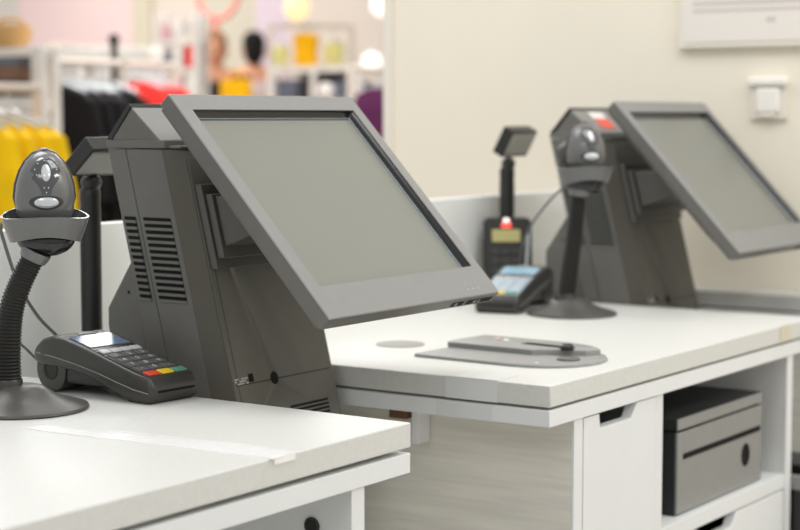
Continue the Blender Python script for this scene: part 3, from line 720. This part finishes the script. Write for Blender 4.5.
obj('backplate', MB().box(3.412, 3.4198, 1.363, 1.442, .355, .440), 'switchb', sw, 0.002)
obj('body', MB().box(3.404, 3.412, 1.377, 1.427, .368, .420), 'switch', sw, 0.004)
obj('cap', MB().box(3.402, 3.412, 1.358, 1.447, .424, .442), 'switch', sw, 0.004, 'bright white cap')
obj('lower_lip', MB().box(3.404, 3.412, 1.385, 1.42, .359, .367), 'switchb', sw, 0.002)

# ------------------------------------------------------------------ the shop floor beyond
def gm(name, c): 
    if name not in M: M[name] = mat('cloth_' + name, c, 0.85, 0.2, var=0.12, vscale=9)
    return name
def garment(px, py, D, w, length, m_, label, group, sleeve=True, cat='garment', name='hanging_shirt'):
    """a shirt or jacket on a hanger facing the tills; px, py is where the neck shows"""
    c = at(px, py, D)
    t = thing(name, (c.x, c.y, c.z - length), label, cat, group)
    h_ = w / 2
    out = [(-.16 * w, 0), (-.36 * w, -.05 * w), (-.5 * w, -.12 * w)]
    if sleeve: out += [(-.60 * w, -.50 * w), (-.62 * w, -.95 * w), (-.50 * w, -.97 * w), (-.45 * w, -.45 * w)]
    out += [(-.42 * w, -length * .6), (-.46 * w, -length)]
    outline = out + [(-x, z) for x, z in out[::-1]]
    mb_ = MB()
    rg_ = []
    for xo, k in ((-.028, .90), (-.022, .97), (0, 1.0), (.022, .97), (.028, .90)):
        rg_.append([(c.x + xo, c.y + y * k, c.z + (z + length / 2) * (k * .5 + .5) - length / 2) for y, z in outline])
    mb_.rings(rg_)
    obj('cloth', mb_, m_, t)
    hg = MB()
    hg.tube([(c.x, c.y - .4 * w, c.z - .055 * w), (c.x, c.y - .15 * w, c.z + .01), (c.x, c.y, c.z + .025), (c.x, c.y + .15 * w, c.z + .01), (c.x, c.y + .4 * w, c.z - .055 * w)], .008, 8)
    hg.tube([(c.x, c.y, c.z + .02), (c.x, c.y, c.z + .06), (c.x, c.y + .015, c.z + .085), (c.x, c.y, c.z + .10), (c.x, c.y - .012, c.z + .088)], .0035, 6)
    obj('hanger', hg, 'silver', t)
    return t
def clothes_rail(p0, p1, label, m_='w_cream'):
    t = thing('clothes_rail', ((p0.x + p1.x) / 2, (p0.y + p1.y) / 2, FL), label, 'clothes rail')
    obj('rail', MB().tube([tuple(p0), tuple(p1)], .016, 12), m_, t)
    for p in (p0, p1):
        obj('post', MB().tube([(p.x, p.y, FL), (p.x, p.y, p.z)], .016, 12), m_, t)
        obj('foot', MB().box(p.x - .02, p.x + .02, p.y - .25, p.y + .25, FL, FL + .03), m_, t, 0.005)
    return t
def rowx(px, py, D, w, length, m_, n_, step, base_label, group, sleeve=True):
    c0 = at(px, py, D)
    ords = ['frontmost', 'second', 'third', 'fourth', 'fifth', 'sixth', 'seventh', 'eighth', 'ninth']
    for i in range(n_):
        c = c0 + Vector((step * i, 0, 0))
        g_ = garment(0, 0, 1, w, length, m_, '', group, sleeve)
        dz = Vector((c.x, c.y, c.z - length)) - (Vector(at(0, 0, 1)) - Vector((0, 0, length)))
        g_.location += dz
        g_.rotation_euler = (0, 0, random.uniform(-.12, .12))
        g_['label'] = ('%s %s' % (ords[i], base_label))
    zr = c0.z + .098
    return Vector((c0.x - .12, c0.y, zr)), Vector((c0.x + step * (n_ - 1) + .12, c0.y, zr))
gm('c_yellow', (236, 190, 10)); gm('c_black', (26, 23, 24)); gm('c_red', (226, 54, 48)); gm('c_grey', (196, 190, 184)); gm('c_purple', (84, 34, 72)); gm('c_teal', (40, 110, 112))
gm('c_lime', (226, 222, 150)); gm('c_orange', (242, 178, 10)); gm('c_blue', (108, 112, 124)); gm('c_tan', (206, 164, 108)); gm('c_brown', (128, 100, 84)); gm('c_white', (228, 221, 213)); gm('c_dark', (60, 52, 50)); gm('c_pink', (214, 170, 172))

a, b = rowx(-34, 119, 5.3, .44, .62, 'c_yellow', 4, .06, 'yellow shirt on the rail behind the nearest scanner', 'yellow shirts on the rail')
clothes_rail(a, b, 'rail carrying the yellow shirts at the far left')
a, b = rowx(52, 86, 7.0, .48, .80, 'c_black', 5, .07, 'black shirt on the rail left of the nearest terminal', 'black shirts on the rail')
clothes_rail(a, b, 'rail carrying the black shirts behind the yellow ones')
a, b = rowx(66, 64, 9.6, .42, .30, 'c_grey', 6, .12, 'pale grey top on the rail above the black shirts', 'pale tops on the rail')
clothes_rail(a, b, 'rail carrying the pale grey tops')
a, b = rowx(136, 83, 8.9, .42, .66, 'c_red', 4, .06, 'red shirt on the rail above the nearest terminal', 'red shirts on the rail')
clothes_rail(a, b, 'rail carrying the red shirts')
a, b = rowx(378, 88, 9.5, .30, .45, 'c_purple', 3, .08, 'purple top on the rail beside the end of the cream wall', 'purple tops on the rail')
clothes_rail(a - Vector((.14, 0, 0)), b, 'rail carrying the purple tops')

def fbox(px0, px1, py0, py1, D, depth, m_, name, label, cat, group=None, bevel=0.01, extra=None):
    """an axis aligned piece of shop furniture whose front spans the given view extent at depth D"""
    p = at((px0 + px1) / 2, (py0 + py1) / 2, D)
    q0, q1 = at(px0, py0, D), at(px1, py1, D)
    hw = (px1 - px0) / FPX * D / .78 / 2
    return p, hw, q0.z, q1.z
def stand(px0, px1, py0, py1, D, depth, shelves, posts, label, m_='c_white', name='display_shelf'):
    p, hw, zt, zb = fbox(px0, px1, py0, py1, D, depth, m_, '', '', '')
    t = thing(name, (p.x + depth / 2, p.y, FL), label, 'shelf')
    for fz, th_ in shelves:
        z = zb + (zt - zb) * fz
        obj('shelf_board', MB().box(p.x, p.x + depth, p.y - hw, p.y + hw, z - th_, z), m_, t, 0.003)
    for fy in posts:
        y = p.y + hw - 2 * hw * fy
        obj('post', MB().box(p.x - .003, p.x + .035, y - .025, y + .025, FL, zt + .003), m_, t, 0.004)
        obj('post', MB().box(p.x + depth - .035, p.x + depth + .003, y - .025, y + .025, FL, zt + .003), m_, t, 0.004)
    return p, hw, zt, zb
def soft(p, y0, y1, z0, z1, d, m_, name, label, cat, group=None):
    t = thing(name, (p.x + d / 2, (y0 + y1) / 2, z0), label, cat, group)
    k = max(1, int(round((z1 - z0) / .028)))
    mb_ = MB(); n_ = 5
    hw, c_ = (y1 - y0) / 2, (y0 + y1) / 2
    out = [(-hw + .01, 0)]
    rg_ = []
    prof = []
    for i in range(k):
        a0, a1 = z0 + (z1 - z0) * i / k, z0 + (z1 - z0) * (i + 1) / k
        prof += [(.94, a0 + .001), (1.0, (a0 + a1) / 2), (.94, a1 - .001)]
    for f_, z in prof: rg_.append([(p.x + d / 2 + u * f_, c_ + v * f_, z) for u, v in rr(-d / 2, d / 2, -hw, hw, min(d, hw) * .3)])
    mb_.rings(rg_)
    obj('cloth', mb_, m_, t)
    return t
# left display shelf with folded knitwear
p, hw, zt, zb = stand(-60, 44, 48, 104, 6.6, .10, ((0.0, .0), (0.12, .055), (1.0, .035)), (.0, .97), 'white shelf of folded knitwear at the far left')
for (px, z0f, z1f, m_, l_, n_) in ((8, .12, .42, 'c_dark', 'black folded jumper lowest on the far left shelf', 'folded_jumper'), (8, .42, .68, 'c_brown', 'brown folded jumper in the middle of the far left shelf', 'folded_jumper'), (8, .68, .95, 'c_blue', 'grey folded jumper topmost of the far left shelf stack', 'folded_jumper')):
    q = at(px, 80, 6.6); soft(p, q.y - .10, q.y + .16, zb + (zt - zb) * z0f, zb + (zt - zb) * z1f, .09, m_, n_, l_, 'jumper', 'folded jumpers on the left shelf')
q = at(10, 48, 6.6)
bk = thing('basket', (p.x + .05, q.y, zt), 'tan woven basket on top of the far left shelf', 'basket')
obj('bowl', MB().lathe([(.055, 0), (.075, .03), (.082, .06), (.078, .085), (.07, .085), (.07, .02)], (p.x + .05, q.y, zt), 24), 'c_tan', bk)
hh = MB(); hh.tube([(p.x + .05, q.y - .075 * math.cos(PI * i / 10), zt + .08 + .03 * math.sin(PI * i / 10)) for i in range(11)], .008, 8)
obj('handle', hh, 'c_tan', bk)
# white ledge with dark mannequin stand
stand(44, 152, 48, 60, 8.4, .10, ((1.0, .045), (.2, .012)), (.3, .6), 'long white ledge above the pale tops under the pink wall')
p = at(114, 40, 7.9)
ms = thing('display_stand', (p.x, p.y, FL), 'dark brown display stand rising above the black shirts', 'stand')
obj('post', MB().tube([(p.x, p.y, FL), (p.x, p.y, p.z - .02)], .016, 12), 'c_dark', ms)
obj('finial', MB().ball((p.x, p.y, p.z), .026, .026, .03), 'c_dark', ms)
obj('base', MB().lathe([(.16, 0), (.16, .012), (.02, .03)], (p.x, p.y, FL), 28), 'c_dark', ms)
# wall of small packages behind
p, hw, zt, zb = stand(156, 196, 14, 96, 12.5, .12, ((0.0, .03), (.34, .03), (.68, .03)), (.0, 1.0), 'white shelving of pale packages left of the salmon ring')
pc_ = [('c_white', 'white'), ('c_pink', 'pink'), ('c_white', 'tall white'), ('c_blue', 'grey blue'), ('c_white', 'short white'), ('c_red', 'red'), ('c_pink', 'dusty pink'), ('c_white', 'square white')]
for i, (m_, nm) in enumerate(pc_):
    r_, c_ = divmod(i, 3)
    y = p.y + hw - (c_ + .55) * 2 * hw / 3.1
    z = zb + (zt - zb) * (0.0, .34, .68)[r_]
    b_ = thing('package', (p.x + .06, y, z), '%s package on the %s shelf of the far shelving' % (nm, ('lowest', 'middle', 'upper')[r_]), 'package', 'packages on the far shelving')
    obj('carton', MB().box(p.x + .01, p.x + .11, y - .045, y + .045, z, z + .10 + .03 * (i % 3)), m_, b_, 0.008)
    obj('flap', MB().box(p.x + .02, p.x + .10, y - .03, y + .03, z + .10 + .03 * (i % 3), z + .115 + .03 * (i % 3)), m_, b_, 0.003)
# salmon ring on a stem
gm('salmon', (232, 132, 122))
p = at(218, -8, 14.6)
rgt = thing('ring_stand', (p.x, p.y, FL), 'salmon pink ring on a tall stem above the shoppers', 'stand')
rr_ = .225
obj('ring', MB().tube([(p.x, p.y + rr_ * math.cos(2 * PI * i / 40), p.z + rr_ * math.sin(2 * PI * i / 40)) for i in range(41)], .022, 12), 'salmon', rgt)
obj('stem', MB().tube([(p.x, p.y + .03, p.z - rr_), (p.x, p.y + .045, p.z - rr_ - .2), (p.x, p.y + .05, FL)], .028, 12), 'salmon', rgt)
obj('base', MB().lathe([(.2, 0), (.2, .015), (.03, .03)], (p.x, p.y + .05, FL), 28), 'salmon', rgt)
# right hand display with shirts, stacks and lamps
p, hw, zt, zb = stand(268, 358, 66, 100, 11.0, .35, ((1.0, .04), (0.0, .04)), (.03, .5, .97), 'white display table with folded denim under the yellow shirt')
for k, (m_, l_) in enumerate((('c_blue', 'left'), ('c_dark', 'middle'), ('c_blue', 'right'))):
    y = p.y + hw * (.62 - .58 * k)
    soft(p, y - .085, y + .085, zb, zb + (zt - zb) * (.62, .8, .55)[k], .28, m_, 'folded_jeans', '%s folded jeans stack on the lower board of the white display' % l_, 'jeans', 'folded jeans on the display')
garment(306, 33, 11.4, .19, .22, 'c_orange', 'bright yellow small shirt hanging above the white display', 'small bright shirts', False)
garment(334, 42, 11.5, .15, .17, 'c_lime', 'pale lime small shirt right of the bright yellow shirt', 'small bright shirts', False)
garment(281, 46, 11.5, .11, .13, 'c_lime', 'pale lime small shirt left of the bright yellow shirt', 'small bright shirts', False)
clothes_rail(at(270, 26, 11.45), at(352, 26, 11.45), 'short rail of small bright shirts above the white display')
M['glow'] = mat('warm_lamp_glass', (255, 226, 178), 0.4, emit=(255, 218, 150), estr=0.6, var=0.02)
M['glowy'] = mat('yellow_lamp_core', (250, 205, 80), 0.4, emit=(250, 205, 80), estr=0.9, var=0.02)
M['gloww'] = mat('white_lamp_glass', (255, 250, 244), 0.4, emit=(255, 248, 240), estr=0.9, var=0.02)
def globe(px, py, D, r, m_, label, core=None):
    c = at(px, py, D)
    t = thing('globe_lamp', (c.x, c.y, c.z - r), label, 'lamp', 'glowing globe lamps in the shop')
    obj('shade', MB().ball(tuple(c), r, r, r, 24), m_, t, label='lit globe shade')
    obj('cord', MB().tube([(c.x, c.y, c.z + r), (c.x, c.y, 2.2)], .006, 8), 'c_white', t)
    obj('cap', MB().lathe([(r * .35, 0), (r * .3, .04), (.008, .05)], (c.x, c.y, c.z + r * .93), 16), 'c_white' if not core else core, t)
globe(297, 8, 11.2, .085, 'glow', 'warm yellow globe lamp above the bright yellow shirt', 'glowy')
globe(383, 5, 10.5, .072, 'gloww', 'white globe lamp at the top beside the cream wall')
globe(372, 62, 10.8, .062, 'gloww', 'white globe lamp hanging lower beside the cream wall')
p = at(326, 92, 10.2)
vs_ = thing('vase', (p.x, p.y, FL), 'white vase on a slim stand in front of the white display', 'vase')
obj('body', MB().lathe([(.03, p.z - .04), (.05, p.z - .01), (.052, p.z + .02), (.035, p.z + .045), (.02, p.z + .055)], (p.x, p.y, 0), 24), 'c_white', vs_)
obj('pedestal', MB().lathe([(.16, FL), (.16, FL + .02), (.02, FL + .04), (.02, p.z - .05), (.05, p.z - .04)], (p.x, p.y, 0), 24), 'c_white', vs_)

# ------------------------------------------------------------------ two shoppers
gm('skin', (208, 150, 118)); gm('hair_a', (150, 104, 74)); gm('hair_b', (24, 20, 20)); gm('jacket', (44, 38, 36)); gm('pale_top', (206, 184, 178)); gm('trousers', (52, 54, 64))
def person(px, py, D, ang, hair, top, label, height):
    c = at(px, py, D)
    t = thing('person', (c.x, c.y, FL), label, 'person')
    t.rotation_euler = (0, 0, ang)
    s = height / 1.75
    def skin(name, verts, edges, rad, m_, parent):
        me = bpy.data.meshes.new(name); me.from_pydata([tuple(Vector(v) * s) for v in verts], edges, []); me.update()
        o = bpy.data.objects.new(name, me); C.objects.link(o); o.parent = parent
        o.modifiers.new('skin', 'SKIN'); 
        for i, r_ in enumerate(rad): me.skin_vertices[0].data[i].radius = (r_ * s if not isinstance(r_, tuple) else r_[0] * s, r_ * s if not isinstance(r_, tuple) else r_[1] * s)
        me.skin_vertices[0].data[0].use_root = True
        sd = o.modifiers.new('sub', 'SUBSURF'); sd.levels = 2; sd.render_levels = 2
        me.materials.append(M[m_])
        return o
    # front of the figure is -y
    V_ = [(0, 0, .95), (0, 0, 1.12), (0, 0, 1.30), (0, .01, 1.43), (0, 0, 1.50), (0, -.01, 1.56), (0, -.01, 1.66), (0, 0, 1.71)]
    E_ = [(0, 1), (1, 2), (2, 3), (3, 4), (4, 5), (5, 6), (6, 7)]
    Rr = [(.15, .11), (.135, .10), (.16, .11), (.13, .09), .055, (.068, .085), (.075, .095), (.05, .06)]
    for sx in (-1, 1):
        i0 = len(V_)
        V_ += [(sx * .19, .01, 1.40), (sx * .23, .02, 1.12), (sx * .21, -.10, .90), (sx * .20, -.14, .82)]
        E_ += [(3, i0), (i0, i0 + 1), (i0 + 1, i0 + 2), (i0 + 2, i0 + 3)]
        Rr += [.06, .046, .034, (.022, .04)]
        i0 = len(V_)
        V_ += [(sx * .10, 0, .86), (sx * .11, -.01, .50), (sx * .11, .02, .09), (sx * .12, -.12, .035)]
        E_ += [(0, i0), (i0, i0 + 1), (i0 + 1, i0 + 2), (i0 + 2, i0 + 3)]
        Rr += [.088, .062, .042, .035]
    body = skin('body', V_, E_, Rr, 'skin', t)
    # clothes and hair are a little larger than the body
    J = [(0, 0, .93), (0, 0, 1.12), (0, 0, 1.30), (0, .01, 1.42), (0, .005, 1.475)]
    JE = [(0, 1), (1, 2), (2, 3), (3, 4)]; JR = [(.165, .125), (.15, .115), (.175, .125), (.145, .105), .07]
    for sx in (-1, 1):
        i0 = len(J); J += [(sx * .19, .01, 1.40), (sx * .23, .02, 1.12), (sx * .213, -.09, .92)]; JE += [(3, i0), (i0, i0 + 1), (i0 + 1, i0 + 2)]; JR += [.074, .060, .048]
    skin('jacket', J, JE, JR, top, t)
    T = [(0, 0, .98), (0, 0, .90)]; TE = [(0, 1)]; TR = [(.158, .12), (.16, .12)]
    for sx in (-1, 1):
        i0 = len(T); T += [(sx * .10, 0, .82), (sx * .11, -.01, .50), (sx * .11, .02, .10)]; TE += [(1, i0), (i0, i0 + 1), (i0 + 1, i0 + 2)]; TR += [.102, .078, .062]
    skin('trousers', T, TE, TR, 'trousers', t)
    hm = MB(); hm.ball((0, .022 * s, 1.675 * s), .088 * s, .098 * s, .095 * s, 20)
    hm.ball((0, .06 * s, 1.60 * s), .075 * s, .06 * s, .09 * s, 16)
    obj('hair', hm, hair, t, local=True)
    fc = MB()
    fc.ball((0, -.10 * s, 1.60 * s), .013 * s, .02 * s, .024 * s, 10)
    for sx in (-1, 1): fc.ball((sx * .085 * s, -.005 * s, 1.61 * s), .012 * s, .02 * s, .03 * s, 10)
    obj('nose_and_ears', fc, 'skin', t, local=True)
    ey = MB()
    for sx in (-1, 1): ey.ball((sx * .032 * s, -.088 * s, 1.635 * s), .011 * s, .008 * s, .007 * s, 8)
    obj('eyes', ey, 'hair_b', t, local=True)
    mo = MB(); mo.ball((0, -.09 * s, 1.555 * s), .025 * s, .008 * s, .007 * s, 8)
    obj('mouth', mo, 'c_red', t, local=True)
    return t
person(215, 62, 13.5, math.radians(-50), 'hair_a', 'jacket', 'blurred shopper in a dark jacket below the salmon ring', 1.92)
person(254, 60, 14.5, math.radians(130), 'hair_b', 'pale_top', 'blurred black-haired shopper in a pale top right of the dark-jacketed one', 1.96)
q = at(236, 88, 10.6)
hb = thing('shopping_bag', (q.x, q.y, q.z - .33), 'yellow bag on a low table in front of the two shoppers', 'bag')
obj('bag', MB().rings([[(q.x + u * k_, q.y + v * k_, z_) for u, v in rr(-.06, .06, -.10, .10, .03)] for k_, z_ in ((.95, q.z - .33), (1.0, q.z - .15), (.92, q.z + .03), (.8, q.z + .05))]), 'c_orange', hb)
obj('handle', MB().tube([(q.x, q.y - .05 * math.cos(PI * i / 10), q.z + .04 + .07 * math.sin(PI * i / 10)) for i in range(11)], .008, 8), 'c_orange', hb)
lt = thing('low_table', (q.x, q.y, FL), 'pale low table under the yellow bag', 'table')
obj('table_top', MB().box(q.x - .25, q.x + .25, q.y - .35, q.y + .35, q.z - .37, q.z - .33), 'c_white', lt, 0.004)
for sx in (-1, 1):
    for sy in (-1, 1): obj('leg', MB().box(q.x + sx * .22 - .02, q.x + sx * .22 + .02, q.y + sy * .31 - .02, q.y + sy * .31 + .02, FL, q.z - .37), 'c_white', lt)

# ------------------------------------------------------------------ light
w = bpy.data.worlds.new('shop_light'); sc.world = w; w.use_nodes = True
w.node_tree.nodes['Background'].inputs['Color'].default_value = (0.985, 0.99, 1.0, 1)
w.node_tree.nodes['Background'].inputs['Strength'].default_value = 0.68
def lamp(x, y, z, sx, sy, power, col=(1, .995, .98)):  # unseen overhead lights placed to light the counters and shop
    l = bpy.data.lights.new('ceiling_panel_light', 'AREA'); l.shape = 'RECTANGLE'; l.size = sx; l.size_y = sy; l.energy = power; l.color = col
    o = bpy.data.objects.new('ceiling_panel_light', l); C.objects.link(o); o.location = (x, y, z); return o
lamp(2.3, 0.9, 2.1, 1.2, 1.2, 22)
lamp(2.6, -1.2, 2.0, 1.2, 0.6, 46)
lamp(-0.9, 0.5, 2.0, 1.2, 1.2, 20)  # unseen lamp added to brighten the left-facing ends and sides
lamp(2.2, 2.9, 2.2, 1.2, 1.2, 24)
lamp(6.0, 5.0, 2.2, 2.5, 2.5, 130)
lamp(9.2, 10.2, 2.5, 4.0, 4.0, 200)

for o in sc.objects:
    if o.parent is None: o.location.z += Z0

sc.view_settings.view_transform = 'Standard'
sc.view_settings.look = 'None'
sc.view_settings.exposure = 0.0
sc.view_settings.gamma = 1.0
sc.view_settings.use_curve_mapping = False
sc.cycles.use_denoising = True
